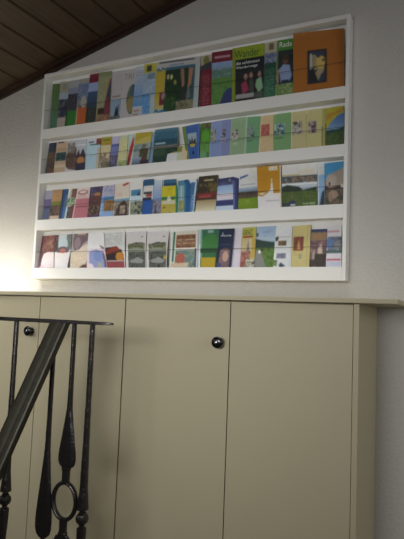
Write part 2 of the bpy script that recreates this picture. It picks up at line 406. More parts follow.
b(0, (157, 61.8), (200.5, 56), 153.5, 197.5, 1, (128, 124, 116), [
  ('R', .06, .02, .88, .045, (44, 44, 48)), ('R', .3, .08, .65, .12, (92, 104, 122)),
  ('R', 0, .16, .21, .82, (164, 138, 30)), ('G', 0, .7, .21, .93, (164, 138, 40), (146, 136, 84)),
  ('N', .22, .16, .9, .98, (24, 40, 24), (32, 56, 26), (20, 28, 28), (40, 70, 34)),
  ('R', .22, .14, .9, .19, (44, 82, 100)), ('R', .82, .2, .9, .8, (36, 66, 74)),
  ('E', .29, .32, .03, .05, (150, 140, 70)), ('E', .37, .33, .03, .05, (150, 144, 96)), ('E', .46, .44, .03, .05, (128, 124, 40)),
  ('P', [(.57, .2), (.65, .2), (.68, .52), (.62, .56)], (126, 82, 66)), ('P', [(.76, .2), (.86, .2), (.82, .52), (.75, .6)], (140, 92, 64)),
  ('P', [(.6, .55), (.69, .55), (.72, .78), (.62, .82)], (36, 36, 40)), ('P', [(.74, .6), (.8, .55), (.82, .76), (.72, .82)], (72, 78, 70)),
  ('N', .5, .8, .9, .98, (110, 102, 72), (92, 88, 62), (60, 66, 40)), ('R', .9, .14, 1, 1, (120, 122, 118)),
  ('R', .11, .6, .25, .84, (96, 34, 38)), ('E', .2, .67, .05, .07, (116, 90, 88)), ('N', .22, .7, .48, 1, (40, 74, 30), (28, 50, 26), (58, 88, 40)),
  ('P', [(0, .16), (.05, .13), (.1, .17), (.15, .12), (.21, .15), (.21, .19), (.15, .16), (.1, .21), (.05, .17), (0, .2)], (38, 84, 110)),
  ('P', [(0, .92), (.06, .9), (.12, .95), (.2, .92), (.3, .96), (.3, 1), (.2, .97), (.12, .99), (.06, .95), (0, .97)], (38, 92, 130))],
  'wide garden brochure with bare legs beside a yellow panel')
b(0, (201, 56.2), (212, 54.3), 199.8, 211.5, 1, (102, 28, 38), [('R', 0, 0, 1, .2, (128, 118, 96)), ('E', .5, .1, .26, .09, (96, 98, 40)), ('P', [(0, .2), (1, .12), (1, .26), (0, .3)], (44, 44, 48)), ('T', .18, .38, .8, .95, (132, 86, 80))], 'dark red brochure with text lines under a cream header')
b(0, (212, 52.5), (232.5, 49.5), 211.3, 231.8, 2, (72, 104, 52), [('R', 0, 0, 1, .2, (98, 26, 36)), ('G', 0, .2, 1, .44, (102, 118, 150), (76, 104, 112)), ('N', 0, .34, 1, .5, (70, 96, 92), (62, 92, 70), (96, 116, 110)), ('N', 0, .5, 1, 1, (62, 106, 38), (76, 116, 48), (52, 92, 40)), ('P', [(.38, 1), (.62, .78), (.85, .7), (1, .72), (1, 1)], (40, 46, 84)), ('R', .12, .09, .9, .13, (136, 100, 100))], 'brochure of green fields under a dark red header')
b(0, (232.5, 48.6), (264.5, 43), 232, 263.5, 2, (24, 26, 28), [('R', 0, 0, 1, .23, (124, 140, 22)), ('R', 0, 0, .1, 1, (112, 124, 26)), ('N', .1, .45, 1, 1, (24, 26, 28), (32, 32, 30), (18, 20, 24)),
  ('E', .43, .56, .06, .06, (128, 92, 72)), ('E', .6, .55, .06, .06, (122, 86, 66)), ('E', .86, .55, .05, .06, (124, 92, 74)), ('P', [(.28, .68), (.44, .62), (.54, .8), (.34, .88)], (132, 40, 58)), ('P', [(.55, .63), (.66, .63), (.7, .85), (.56, .85)], (50, 50, 46)),
  ('P', [(.76, .64), (.92, .6), (.98, .8), (.84, .88), (.74, .76)], (96, 132, 92)), ('R', .12, .86, .72, .94, (112, 108, 100)), ('N', .7, .86, 1, 1, (40, 50, 38), (66, 72, 60))],
  'lime green and black hiking magazine showing a group of walkers', name='travel_magazine', cat='magazine',
  texts=[('Wander', .08, .2, .78, .14, (34, 78, 26)), ('die schönsten', .12, .325, .74, .055, (196, 196, 196)), ('Wanderwege', .12, .415, .68, .06, (196, 196, 196))])
b(0, (264.8, 43.2), (277, 40.6), 263.5, 275.2, 1, (32, 70, 48), [('R', 0, 0, 1, .2, (132, 126, 100)), ('R', .35, .03, .75, .15, (92, 74, 50)), ('N', 0, .2, 1, .42, (84, 96, 120), (56, 66, 92), (112, 116, 122), (40, 58, 48)), ('G', 0, .38, 1, 1, (28, 60, 44), (40, 88, 58)), ('T', .1, .48, .85, .96, (84, 116, 92))], 'dark green brochure with cream header and brown emblem')
b(0, (277, 40.6), (293.5, 38.2), 274.5, 293.5, 1, (34, 40, 36), [('R', 0, 0, 1, .19, (58, 118, 34)), ('R', 0, 0, .1, .7, (84, 104, 60)), ('N', .1, .19, 1, .8, (24, 34, 30), (34, 42, 40), (20, 24, 26)), ('E', .55, .36, .16, .08, (92, 62, 44)), ('E', .56, .32, .18, .06, (54, 40, 30)),
  ('P', [(.2, .52), (.42, .44), (.78, .46), (.92, .66), (.72, .78), (.3, .76)], (98, 114, 140)), ('P', [(.06, .55), (.22, .5), (.18, .76), (.06, .78)], (124, 96, 78)), ('R', .34, .72, .75, .8, (30, 36, 50)), ('N', 0, .78, 1, 1, (96, 124, 56), (72, 100, 44), (128, 144, 84), (44, 60, 34))],
  'green cycling magazine with a man in a light blue shirt', name='travel_magazine', cat='magazine', texts=[('Rade', .18, .135, .74, .095, (176, 196, 160))])
b(0, (293.2, 31.8), (344, 28), 293.2, 344.3, 2, (150, 84, 22), [('G', 0, 0, 1, .2, (146, 84, 26), (152, 84, 22)), ('R', .285, .315, .665, .875, (34, 32, 34)), ('N', .33, .36, .63, .84, (118, 108, 84), (136, 112, 60), (100, 96, 88)),
  ('E', .55, .52, .09, .13, (170, 140, 62)), ('P', [(.33, .34), (.63, .34), (.63, .46), (.56, .42), (.5, .46), (.44, .4), (.33, .4)], (44, 46, 54)),
  ('P', [(.33, .84), (.33, .62), (.37, .66), (.355, .58), (.4, .63), (.43, .58), (.42, .66), (.49, .64), (.44, .7), (.5, .84)], (28, 28, 28)), ('P', [(.63, .84), (.5, .84), (.55, .74), (.6, .7), (.63, .62)], (38, 46, 54)), ('P', [(.63, .46), (.56, .5), (.63, .53)], (50, 50, 44)),
  ('R', .345, .37, .37, .62, (124, 134, 130))], 'large orange folder with a framed dark picture', name='folder', cat='folder')

# --- second shelf
b(1, (49.5, 143.3), (56.5, 142.3), 45, 53, 0, (42, 46, 58), [('N', 0, .3, 1, .6, (72, 56, 44), (94, 72, 46), (50, 44, 46)), ('N', 0, .6, 1, 1, (38, 46, 62), (96, 66, 40), (30, 34, 44))], 'narrow navy brochure at the left end')
b(1, (57, 142.2), (67.5, 141.2), 53.5, 65, 0, (160, 134, 102), [('R', .15, 0, .7, .05, (60, 50, 60)), ('R', 0, .2, 1, .3, (150, 120, 88)), ('N', .05, .34, .95, .6, (34, 66, 66), (40, 52, 52), (58, 92, 88)), ('R', 0, .72, 1, .82, (170, 150, 122))], 'tan brochure with a small dark teal picture')
b(1, (67.5, 141), (77.5, 140), 64.5, 75, 1, (140, 138, 136), [('E', .6, .6, .62, .42, (92, 70, 58)), ('N', .1, .08, .8, .4, (120, 112, 102), (86, 80, 70), (140, 138, 130)), ('N', .1, .4, 1, .86, (94, 66, 54), (70, 52, 46), (104, 82, 66)), ('P', [(0, .8), (.3, .9), (1, .96), (1, 1), (0, 1)], (156, 146, 144))], 'grey leaflet with a rounded brown rooftop picture')
b(1, (77.5, 140), (86.5, 139.2), 75, 84.5, 1, (142, 142, 146), [('R', 0, .14, 1, .2, (160, 160, 160)), ('P', [(0, .5), (.25, .3), (.4, .5), (.7, .28), (1, .5), (1, 1), (0, 1)], (52, 46, 50)), ('E', .5, .66, .42, .12, (168, 104, 56)), ('N', 0, .75, 1, 1, (34, 42, 62), (56, 48, 52))], 'leaflet with dark spires against a pale sky')
b(1, (86.5, 139), (101.5, 137.5), 84, 98, 0, (140, 164, 174), [('R', 0, 0, 1, .2, (152, 156, 158)), ('R', .2, .1, .55, .14, (60, 70, 90)), ('R', .7, .02, 1, .22, (116, 54, 46)), ('R', .3, .18, .85, .22, (50, 90, 84)), ('R', .8, .3, 1, 1, (158, 148, 122))], 'pale blue brochure with a small red picture in its corner')
b(1, (102, 137.5), (112, 136.5), 98.5, 108.5, 1, (166, 156, 112), [('R', 0, 0, 1, .26, (148, 138, 34)), ('R', .1, .08, .9, .12, (104, 92, 24)), ('R', .4, .2, .9, .26, (170, 100, 44)), ('N', 0, .5, 1, 1, (168, 158, 120), (150, 120, 88), (98, 90, 74), (172, 164, 136)), ('N', .2, .78, 1, 1, (44, 56, 40), (120, 108, 80), (36, 40, 52))], 'yellow brochure with a strong olive yellow header')
b(1, (112.5, 136.8), (120, 135.8), 109, 116.5, 0, (96, 100, 148), [('R', 0, 0, 1, .25, (140, 136, 156)), ('R', 0, .25, 1, .32, (66, 72, 128)), ('N', 0, .6, 1, 1, (90, 96, 144), (54, 42, 56), (118, 112, 140), (30, 36, 72))], 'lavender blue brochure beside a pale yellow one')
b(1, (120.2, 135.8), (128, 134.8), 116.7, 126, 1, (172, 166, 98), [('R', 0, 0, 1, .12, (152, 158, 126)), ('N', 0, .15, 1, .8, (176, 168, 100), (164, 160, 112), (180, 174, 120)), ('N', .1, .8, 1, 1, (94, 116, 56), (150, 156, 96), (60, 84, 44))], 'pale yellow leaflet with green along its foot')
b(1, (128, 134.6), (136.5, 133.5), 126, 132, 0, (140, 154, 140), [('P', [(.75, .05), (.85, .35), (.5, 1), (.1, 1), (.35, .45)], (170, 44, 36)), ('P', [(.2, .7), (.4, .7), (.45, 1), (.1, 1)], (110, 30, 30))], 'pale green leaflet with a red diagonal wedge')
b(1, (136, 133.2), (152.5, 131.6), 131.5, 147.5, 1, (112, 124, 120), [('R', 0, 0, 1, .24, (160, 140, 34)), ('P', [(0, .24), (.9, .12), (1, .3), (0, .4)], (168, 150, 66)), ('N', 0, .34, 1, .58, (104, 124, 120), (88, 108, 98), (132, 138, 128)), ('N', .4, .5, .9, .95, (46, 52, 38), (64, 72, 44), (98, 36, 34)), ('E', .62, .42, .13, .08, (90, 84, 76)), ('G', 0, .76, .55, 1, (116, 122, 140), (62, 74, 92)), ('N', .5, .85, 1, 1, (34, 36, 50), (66, 40, 40))], 'brochure with mustard yellow band over a harvest scene')
b(1, (152.5, 133), (156.5, 131), 147.5, 152.5, 0, (112, 138, 156), [('R', .5, 0, 1, 1, (96, 118, 136)), ('R', 0, .3, .3, 1, (70, 92, 110))], 'thin light blue leaflet edge beside the dark lake brochure')
b(1, (155.2, 129.8), (178, 127), 152.2, 177, 1, (36, 64, 74), [('G', 0, 0, 1, .42, (60, 96, 112), (24, 62, 76)), ('N', 0, .1, 1, .3, (48, 90, 110), (38, 80, 96), (62, 100, 112)), ('R', .05, .4, .5, .45, (120, 140, 140)), ('R', 0, .5, 1, .58, (98, 92, 84)), ('N', 0, .58, 1, 1, (34, 54, 42), (28, 44, 38), (50, 76, 54)), ('E', .25, .68, .3, .12, (44, 66, 46))], 'large dark teal brochure with a lake landscape')
b(1, (168.5, 148), (188, 145.5), 166, 186.5, 2, (166, 160, 148), [('N', 0, 0, .75, .38, (140, 122, 44), (104, 112, 44), (158, 134, 60)), ('R', .72, 0, 1, 1, (172, 152, 118)), ('R', 0, .38, .5, 1, (164, 162, 158)), ('R', .5, .38, .72, 1, (150, 160, 124))], 'low cream and olive leaflet in front of the lake brochure')
b(1, (182, 127), (199.5, 123.3), 187, 199, 1, (44, 78, 140), [('R', 0, 0, .2, 1, (92, 118, 46)), ('R', .26, .24, .82, .62, (120, 134, 140)), ('P', [(.3, .62), (.34, .38), (.48, .5), (.52, .3), (.6, .5), (.74, .38), (.8, .62)], (40, 44, 40)), ('E', .55, .58, .2, .05, (170, 150, 70)), ('E', .55, .8, .08, .05, (24, 36, 66)), ('R', .92, 0, 1, 1, (62, 96, 150))], 'royal blue brochure with a square picture of trees')
b(1, (200.8, 123.6), (211.5, 122.2), 200, 209, 0, (64, 110, 36), [('N', .2, 0, 1, .16, (50, 52, 34), (92, 100, 48), (34, 36, 28)), ('E', .5, .4, .4, .2, (76, 142, 36)), ('N', 0, .5, 1, .8, (62, 120, 40), (92, 136, 60), (70, 130, 40)), ('R', 0, .8, .7, 1, (84, 130, 84))], 'bright green brochure with a dark picture along its top')
def series(row, tl, tr, bl, br, lay, base, pic, pc, label, extra=()):
    b(row, tl, tr, bl, br, lay, base, [('R', 0, 0, .05, 1, tuple(min(255, int(x * 1.12)) for x in base)), ('N', *pic, *pc)] + list(extra), label)
series(1, (211.5, 122.2), (221, 120.5), 209, 219.8, 0, (100, 116, 152), (0, .22, .5, .54), ((40, 42, 44), (150, 148, 130), (64, 60, 50)), 'grey blue booklet with small picture, beside the bright green one')
series(1, (221, 120.5), (231.5, 119), 219.8, 229.5, 0, (100, 106, 142), (.06, .24, .5, .6), ((48, 44, 60), (150, 146, 160), (34, 36, 50)), 'lavender blue booklet with a narrow dark picture', [('R', .55, 0, .6, 1, (90, 96, 140))])
series(1, (231.5, 119), (246, 116.6), 229.5, 244, 0, (112, 136, 96), (.08, .3, .5, .56), ((54, 44, 44), (170, 160, 158), (88, 72, 66)), 'sage green booklet with a picture of a sloping roof', [('T', .2, .66, .55, .74, (170, 160, 130)), ('P', [(.06, .28), (.4, .28), (.06, .42)], (112, 136, 96))])
series(1, (246, 117), (261, 116), 244, 258.5, 0, (86, 130, 88), (.14, .26, .6, .56), ((36, 44, 40), (120, 136, 124), (50, 66, 56)), 'mid green booklet with a dark green picture', [('R', 0, 0, .12, 1, (124, 148, 120)), ('R', .14, .62, .5, .65, (50, 90, 60))])
series(1, (261, 116.3), (273.5, 114.6), 258.5, 273, 0, (172, 146, 102), (.04, .24, .72, .54), ((150, 66, 56), (164, 92, 74), (136, 58, 54)), 'tan booklet with a brick red picture')
series(1, (274, 114.6), (291.2, 112.2), 273, 291, 0, (96, 134, 82), (.06, .26, .64, .56), ((34, 60, 34), (150, 160, 150), (70, 104, 120), (44, 60, 50)), 'grass green booklet with a picture of a white building', [('R', .06, .62, .56, .66, (60, 112, 60))])
series(1, (291.4, 112.4), (306, 110.4), 291, 306, 0, (160, 148, 98), (.04, .26, .72, .6), ((52, 46, 36), (152, 150, 140), (88, 80, 64)), 'khaki yellow booklet with a square grey building picture')
series(1, (306.2, 110.5), (322, 108.3), 306, 321.5, 0, (160, 150, 94), (.16, .3, .66, .6), ((40, 34, 40), (120, 96, 96), (150, 130, 130)), 'khaki yellow booklet with a dark slanted house picture', [('R', 0, .1, .03, 1, (110, 104, 60))])
b(1, (321.8, 108.8), (326.8, 108), 321.5, 326, 0, (150, 142, 70), [('R', 0, .45, .15, 1, (84, 84, 50)), ('R', .8, .4, 1, 1, (70, 80, 50))], 'very thin olive yellow leaflet near the right end')
b(1, (326.5, 108.4), (344, 105.6), 326, 344, 1, (48, 82, 140), [('G', 0, .15, 1, .62, (52, 86, 150), (96, 126, 150)), ('P', [(0, 0), (1, 0), (1, .16), (.6, .24), (.2, .42), (0, .56)], (158, 148, 30)), ('P', [(0, .16), (.5, .12), (1, .03), (1, .1), (.5, .2), (0, .34)], (160, 118, 36)), ('N', 0, .58, 1, 1, (56, 74, 34), (70, 88, 40), (44, 60, 34), (90, 100, 56)), ('P', [(0, .62), (.3, .58), (.7, .6), (1, .5), (1, .64), (0, .68)], (34, 62, 52))], 'brochure with yellow arch over blue sky at the right end')

# --- third shelf
b(2, (45, 191), (53, 190.3), 43, 48.5, 0, (136, 134, 150), [('R', 0, .3, 1, .55, (98, 82, 134)), ('R', 0, .6, 1, 1, (78, 86, 116)), ('R', 0, .55, 1, .6, (60, 50, 80))], 'greyish lilac brochure at the left end')
b(2, (53, 190), (63, 189.3), 48.5, 58.5, 0, (168, 126, 84), [('N', 0, .1, 1, .4, (186, 128, 66), (168, 134, 98), (196, 144, 76)), ('R', 0, .4, 1, .56, (120, 124, 50)), ('N', 0, .54, 1, .86, (88, 52, 42), (120, 96, 76), (60, 46, 44)), ('R', .1, .86, .95, 1, (190, 166, 140))], 'orange and tan leaflet with dark brown photo')
b(2, (63, 189.4), (68.5, 189), 58.8, 63.5, 1, (44, 80, 132), [('R', 0, 0, .15, 1, (30, 50, 84)), ('R', .7, .2, 1, 1, (72, 112, 156))], 'slim plain blue brochure leaning to the right')
b(2, (68.5, 189), (77, 188.6), 63.5, 72, 0, (160, 154, 140), [('R', .5, 0, 1, .3, (120, 78, 66)), ('R', 0, 0, .3, .3, (186, 194, 188)), ('N', 0, .32, 1, .55, (44, 96, 44), (180, 186, 170), (60, 120, 50)), ('P', [(0, .6), (.45, .6), (.2, 1), (0, 1)], (170, 188, 200)), ('P', [(.5, .6), (1, .5), (1, 1), (.4, 1)], (112, 66, 58)), ('N', .3, .6, .6, 1, (40, 50, 60), (120, 110, 100))], 'brochure with a green leaf patch and brown stripes')
b(2, (77.5, 188.5), (90, 187.2), 72, 87, 0, (188, 104, 114), [('R', 0, 0, 1, .36, (198, 180, 172)), ('E', .5, .15, .4, .08, (160, 96, 96)), ('E', .5, .14, .3, .045, (206, 180, 176)), ('T', .1, .26, .9, .36, (180, 110, 110)), ('R', 0, .36, .08, 1, (206, 168, 160)), ('R', .1, .6, .95, .63, (128, 66, 76))], 'pink brochure with a whitish header and oval emblem')
b(2, (90.5, 187.2), (103, 186), 87, 99, 1, (64, 60, 84), [('N', 0, 0, 1, .3, (66, 82, 140), (90, 66, 110), (50, 46, 60), (152, 120, 96)), ('E', .65, .26, .25, .06, (190, 130, 60)), ('N', 0, .3, 1, .62, (64, 52, 60), (112, 66, 60), (46, 40, 52)), ('N', 0, .62, 1, .9, (52, 40, 38), (80, 62, 46), (140, 116, 100)), ('R', 0, .92, .9, 1, (86, 60, 84))], 'dark multicoloured brochure with purple top')
b(2, (103.3, 186), (114.8, 184.4), 99, 112.5, 1, (110, 148, 198), [('N', 0, 0, 1, .35, (146, 144, 176), (166, 156, 170), (124, 134, 176)), ('R', 0, .38, 1, .5, (54, 118, 176)), ('N', .28, .46, 1, .82, (72, 96, 60), (160, 84, 52), (176, 140, 60), (50, 90, 120)), ('R', 0, .84, 1, 1, (124, 160, 206)), ('T', 0, .1, .18, .9, (180, 186, 210))], 'light blue brochure with an inset colourful picture')
b(2, (115.2, 184.2), (130, 181.8), 112.5, 128, 0, (194, 182, 166), [('P', [(.5, .06), (.9, 0), (.95, .05), (.6, .1)], (186, 50, 44)), ('T', .1, .3, .6, .42, (206, 150, 140)), ('R', 0, .47, 1, .6, (104, 150, 176)), ('N', .08, .55, 1, 1, (60, 46, 40), (160, 140, 116), (110, 92, 70)), ('P', [(.2, .8), (.45, .6), (.7, .52), (.9, .66), (.95, 1), (.2, 1)], (66, 54, 48)), ('N', .45, .68, .8, .92, (160, 144, 120), (120, 100, 82), (180, 166, 146)), ('R', 0, .6, .08, 1, (190, 190, 184))], 'cream brochure with a red swoosh and church arch photo')
b(2, (130.2, 182.5), (143, 180.8), 128.5, 142, 0, (190, 188, 182), [('R', 0, 0, 1, .2, (190, 188, 184)), ('R', .12, .24, .85, .42, (70, 134, 174)), ('P', [(.5, .45), (.7, .3), (.9, .46)], (44, 66, 90)), ('R', .1, .42, .85, .6, (166, 186, 196)), ('N', .1, .58, 1, .96, (60, 66, 56), (160, 160, 132), (92, 104, 80), (40, 44, 50))], 'white leaflet with blue sky over grey green ruins')
b(2, (144, 179.8), (154, 178.8), 142, 151.5, 1, (178, 182, 184), [('R', 0, 0, 1, .18, (42, 86, 128)), ('R', .1, .2, .85, .34, (186, 180, 172)), ('R', .05, .36, .9, .42, (60, 56, 60)), ('E', .6, .46, .35, .04, (160, 70, 66)), ('R', 0, .52, .9, .6, (40, 48, 70)), ('R', 0, .6, 1, 1, (38, 88, 174))], 'blue and white striped leaflet with a solid blue foot')
b(2, (154.3, 180.3), (162.5, 179.6), 151.5, 161, 0, (156, 172, 190), [('G', 0, 0, 1, .6, (166, 180, 188), (112, 140, 190)), ('N', 0, .6, 1, 1, (58, 56, 70), (130, 130, 150), (84, 76, 84)), ('P', [(.3, 1), (.42, .62), (.52, 1)], (60, 50, 56))], 'pale blue leaflet with dark buildings along its foot')
b(2, (164, 179.8), (176, 179), 162, 176, 0, (52, 104, 138), [('R', 0, .12, 1, .18, (34, 70, 104))], 'teal blue leaflet rising behind the bright yellow one')
b(2, (162, 186.3), (176.8, 185.4), 161, 176.5, 2, (208, 196, 30), [('R', .08, .02, .92, .36, (214, 202, 26)), ('T', .3, .1, .7, .3, (190, 130, 40)), ('R', 0, .4, .9, .52, (60, 136, 70)), ('E', .5, .47, .14, .08, (200, 186, 180)), ('R', .03, .54, .9, .66, (170, 166, 150)), ('N', .03, .66, .9, 1, (196, 166, 50), (170, 160, 80), (204, 190, 40), (150, 84, 60)), ('R', .92, 0, 1, 1, (30, 150, 96))], 'bright yellow leaflet with a green band in front')
b(2, (178, 181), (185, 180.2), 177.5, 184, 1, (110, 150, 162), [('R', 0, 0, 1, .15, (70, 130, 160)), ('R', .45, .15, .6, .7, (150, 170, 170)), ('N', .2, .62, 1, .95, (176, 170, 84), (116, 124, 66), (160, 150, 110))], 'narrow teal leaflet with yellow flowers at its foot')
b(2, (184.5, 179.8), (197.5, 178.8), 184, 193.8, 1, (34, 92, 154), [('P', [(.3, 0), (.95, 0), (.9, .12), (.5, .14)], (186, 186, 182)), ('R', .55, .1, 1, 1, (60, 110, 160)), ('P', [(.85, .05), (1, .05), (1, 1), (.9, 1)], (178, 190, 206)), ('T', .68, .5, .95, 1, (190, 204, 220)), ('R', 0, .1, .12, 1, (50, 128, 160))], 'strong blue brochure with a white right edge')
b(2, (199, 176.6), (218, 174.8), 195, 215.3, 1, (56, 46, 38), [('N', 0, 0, 1, .34, (52, 44, 36), (76, 66, 40), (36, 34, 34), (112, 96, 60)), ('R', .3, .1, .8, .14, (170, 160, 120)), ('N', .5, .2, 1, .48, (60, 48, 36), (120, 104, 48), (40, 36, 34)), ('R', 0, .48, 1, .66, (124, 46, 44)), ('R', .1, .53, .72, .6, (190, 80, 70)), ('G', 0, .66, 1, 1, (150, 128, 84), (196, 190, 160)), ('R', 0, .62, 1, .67, (70, 50, 40))], 'dark brown brochure with a red band and cream foot')
b(2, (217.8, 179), (233.8, 176.8), 215.3, 233, 0, (150, 172, 200), [('R', 0, 0, 1, .2, (54, 60, 100)), ('P', [(.7, .05), (.82, .05), (.86, .3), (.72, .3)], (150, 130, 140)), ('N', 0, .12, 1, .24, (54, 60, 104), (84, 86, 124)), ('G', 0, .22, 1, .46, (130, 162, 204), (156, 180, 206)), ('R', 0, .48, 1, .66, (186, 178, 186)), ('R', 0, .68, 1, .84, (54, 60, 112)), ('R', 0, .84, 1, 1, (168, 186, 206))], 'light blue brochure with navy bands beside a navy one')
b(2, (232.5, 176.6), (239, 178.4), 233.4, 238, 0, (54, 62, 118), [('R', 0, .12, .3, 1, (92, 104, 156)), ('R', .8, .1, 1, 1, (44, 46, 84))], 'slim navy blue leaflet')
b(2, (239.3, 175.3), (257, 173), 238, 258, 0, (186, 186, 184), [('P', [(.05, .06), (.5, 0), (.5, .05), (.05, .12)], (66, 100, 156)), ('T', .5, .1, .9, .2, (186, 176, 150)), ('R', .1, .28, .9, .31, (150, 150, 160)), ('G', 0, .36, 1, .5, (166, 176, 184), (92, 116, 146)), ('N', 0, .5, 1, .66, (48, 44, 48), (92, 76, 60), (60, 56, 66)), ('R', 0, .66, 1, 1, (122, 158, 26)), ('R', 0, .63, .7, .68, (98, 84, 40)), ('N', .1, .7, .6, .85, (138, 170, 50), (122, 158, 26), (150, 180, 70))], 'white brochure with a dark landscape over yellow green')
b(2, (256.8, 167), (280.8, 164), 258.2, 281.5, 2, (190, 186, 184), [('R', 0, 0, 1, .66, (206, 140, 18)), ('P', [(0, .64), (.45, .62), (.55, .55), (.62, .3), (.68, .58), (.66, .7), (0, .7)], (190, 186, 184)), ('P', [(0, .64), (.2, .68), (.45, .6), (.45, .64), (.2, .72), (0, .7)], (186, 150, 60)), ('P', [(.55, .6), (.6, .3), (.68, .66), (.6, .72)], (190, 186, 184)), ('R', .5, .02, .85, .12, (186, 184, 178)), ('T', .55, .03, .82, .11, (160, 140, 90)), ('R', .35, .82, .9, .845, (150, 148, 160)), ('R', .95, 0, 1, 1, (182, 170, 150))], 'large orange and white brochure split by a pale wedge')
b(2, (282.2, 164.4), (317.3, 161), 282, 317, 1, (188, 186, 182), [('T', .45, .14, .95, .26, (206, 190, 120)), ('R', 0, .24, .5, .27, (186, 166, 100)), ('N', 0, .3, 1, .44, (84, 96, 90), (150, 120, 96), (60, 60, 60), (110, 140, 150)), ('R', 0, .28, 1, .31, (70, 70, 66)), ('R', 0, .44, 1, .5, (190, 192, 192)), ('R', 0, .5, 1, .62, (160, 172, 180)), ('P', [(0, .52), (.15, .48), (.5, .54), (.6, .62), (1, .56), (1, .68), (0, .68)], (42, 58, 46)), ('N', 0, .64, 1, 1, (76, 98, 40), (92, 116, 44), (62, 88, 38), (112, 112, 56)), ('R', 0, .9, .35, 1, (50, 56, 60)), ('E', .3, .9, .1, .06, (52, 56, 84)), ('R', .24, .93, .38, .97, (176, 180, 190)), ('T', .6, .92, .95, .98, (190, 190, 180))], 'wide white brochure with a photo of a green meadow')
b(2, (317.5, 162.2), (324.5, 161.4), 318, 325, 0, (182, 190, 192), [('R', .1, .3, 1, 1, (128, 168, 206)), ('P', [(.2, 1), (.6, .7), (1, .62), (1, 1)], (46, 56, 66)), ('T', .2, .08, .9, .3, (170, 160, 130)), ('R', 0, 0, .12, 1, (190, 192, 190))], 'narrow white and sky blue leaflet')
b(2, (324.3, 163.6), (344, 161), 325, 344, 1, (110, 96, 80), [('R', 0, 0, 1, .4, (60, 150, 210)), ('P', [(.05, .5), (.15, .28), (.5, .24), (1, .14), (1, .6), (.2, .62)], (150, 134, 120)), ('E', .35, .42, .28, .14, (160, 146, 132)), ('E', .26, .5, .04, .04, (30, 26, 26)), ('P', [(0, .55), (.3, .6), (.8, .55), (1, .6), (1, .72), (0, .74)], (70, 54, 48)), ('R', .84, .54, 1, .6, (200, 196, 190)), ('N', 0, .64, 1, 1, (88, 72, 58), (120, 104, 84), (60, 62, 44), (74, 86, 50)), ('E', .45, .76, .26, .1, (156, 126, 104)), ('E', .3, .84, .1, .1, (150, 112, 92))], 'brochure with brown farm animals under blue sky at the right end')

# --- bottom shelf
b(3, (41, 236), (55.5, 235), 39.5, 54, 0, (128, 62, 70), [('N', .1, 0, 1, .5, (150, 86, 78), (120, 60, 60), (170, 120, 96), (96, 40, 50)), ('N', .35, .12, .88, .42, (180, 136, 112), (136, 80, 72), (196, 156, 126)), ('R', 0, 0, .12, 1, (110, 60, 80)), ('P', [(.25, .56), (.55, .5), (1, .52), (1, 1), (.06, 1), (.12, .75)], (236, 220, 222)), ('R', 0, .93, .3, 1, (230, 190, 200))], 'curled maroon leaflet at the left end with whitish lower half', curl=-.003)
b(3, (56, 235), (72, 234), 54.5, 70, 0, (196, 206, 212), [('N', 0, 0, .2, .5, (76, 56, 62), (110, 96, 100)), ('N', .7, 0, 1, .45, (130, 140, 134), (100, 110, 104)), ('E', .5, .3, .3, .2, (196, 214, 222)), ('E', .5, .5, .4, .14, (110, 100, 100)), ('E', .5, .52, .2, .1, (224, 130, 118)), ('P', [(0, .5), (.25, .54), (.5, .56), (.8, .54), (.95, .48), (1, 1), (0, 1)], (236, 230, 230)), ('E', .45, .64, .3, .04, (240, 228, 226)), ('P', [(.86, .9), (1, .5), (1, 1), (.86, 1)], (60, 52, 52))], 'curled pale leaflet with a white half-moon shape', curl=-.003)
b(3, (73, 234), (89.3, 233), 70.2, 86.5, 0, (176, 160, 162), [('P', [(.1, 0), (1, 0), (1, .2), (.7, .3), (.5, .46), (.2, .5), (.08, .3)], (116, 92, 104)), ('E', .35, .28, .2, .18, (150, 130, 140)), ('P', [(.1, .52), (.5, .46), (.9, .3), (1, .34), (1, .8), (.7, 1), (0, 1)], (226, 208, 190)), ('N', 0, .55, .9, 1, (230, 214, 190), (222, 200, 166), (232, 218, 206)), ('R', .3, 0, .8, .05, (190, 170, 130)), ('P', [(.5, 1), (.8, .9), (1, .9), (1, 1)], (110, 70, 60))], 'curled mauve and cream leaflet between two white ones', curl=-.003)
b(3, (88.5, 233), (103.5, 232), 87, 107.5, 1, (226, 226, 228), [('R', 0, .45, 1, 1, (220, 204, 214)), ('P', [(.12, .55), (.5, .48), (.88, .55), (.95, 1), (.12, 1)], (146, 160, 212)), ('E', .6, .68, .24, .14, (124, 150, 214)), ('P', [(.85, .5), (.96, .65), (1, .9), (1, 1), (.88, 1)], (110, 84, 110)), ('P', [(0, .85), (.3, .9), (.35, 1), (0, 1)], (236, 214, 220)), ('R', .55, .86, .75, 1, (170, 170, 160)), ('P', [(.7, .36), (.95, .42), (.98, .5), (.8, .46)], (130, 120, 130))], 'curled white leaflet with a soft blue violet lower half', curl=-.004)
b(3, (102.5, 234), (125, 231.5), 106.5, 125.5, 0, (208, 210, 210), [('N', 0, 0, .9, .36, (204, 206, 206), (186, 190, 188), (216, 218, 218)), ('P', [(.05, .42), (.5, .4), (.85, .5), (.98, .8), (1, 1), (0, 1)], (70, 40, 36)), ('P', [(.1, .5), (.6, .38), (.8, .5), (.1, .62)], (170, 60, 40)), ('E', .75, .68, .22, .12, (224, 140, 40)), ('P', [(.05, .62), (.6, .58), (.5, .78), (.05, .76)], (40, 32, 32)), ('R', .05, .78, 1, .82, (190, 170, 160)), ('R', .05, .84, 1, 1, (176, 70, 76)), ('P', [(.95, .5), (1, .5), (1, 1), (.96, 1)], (220, 222, 222))], 'curled leaflet with a red and orange sunset photo', curl=-.004)
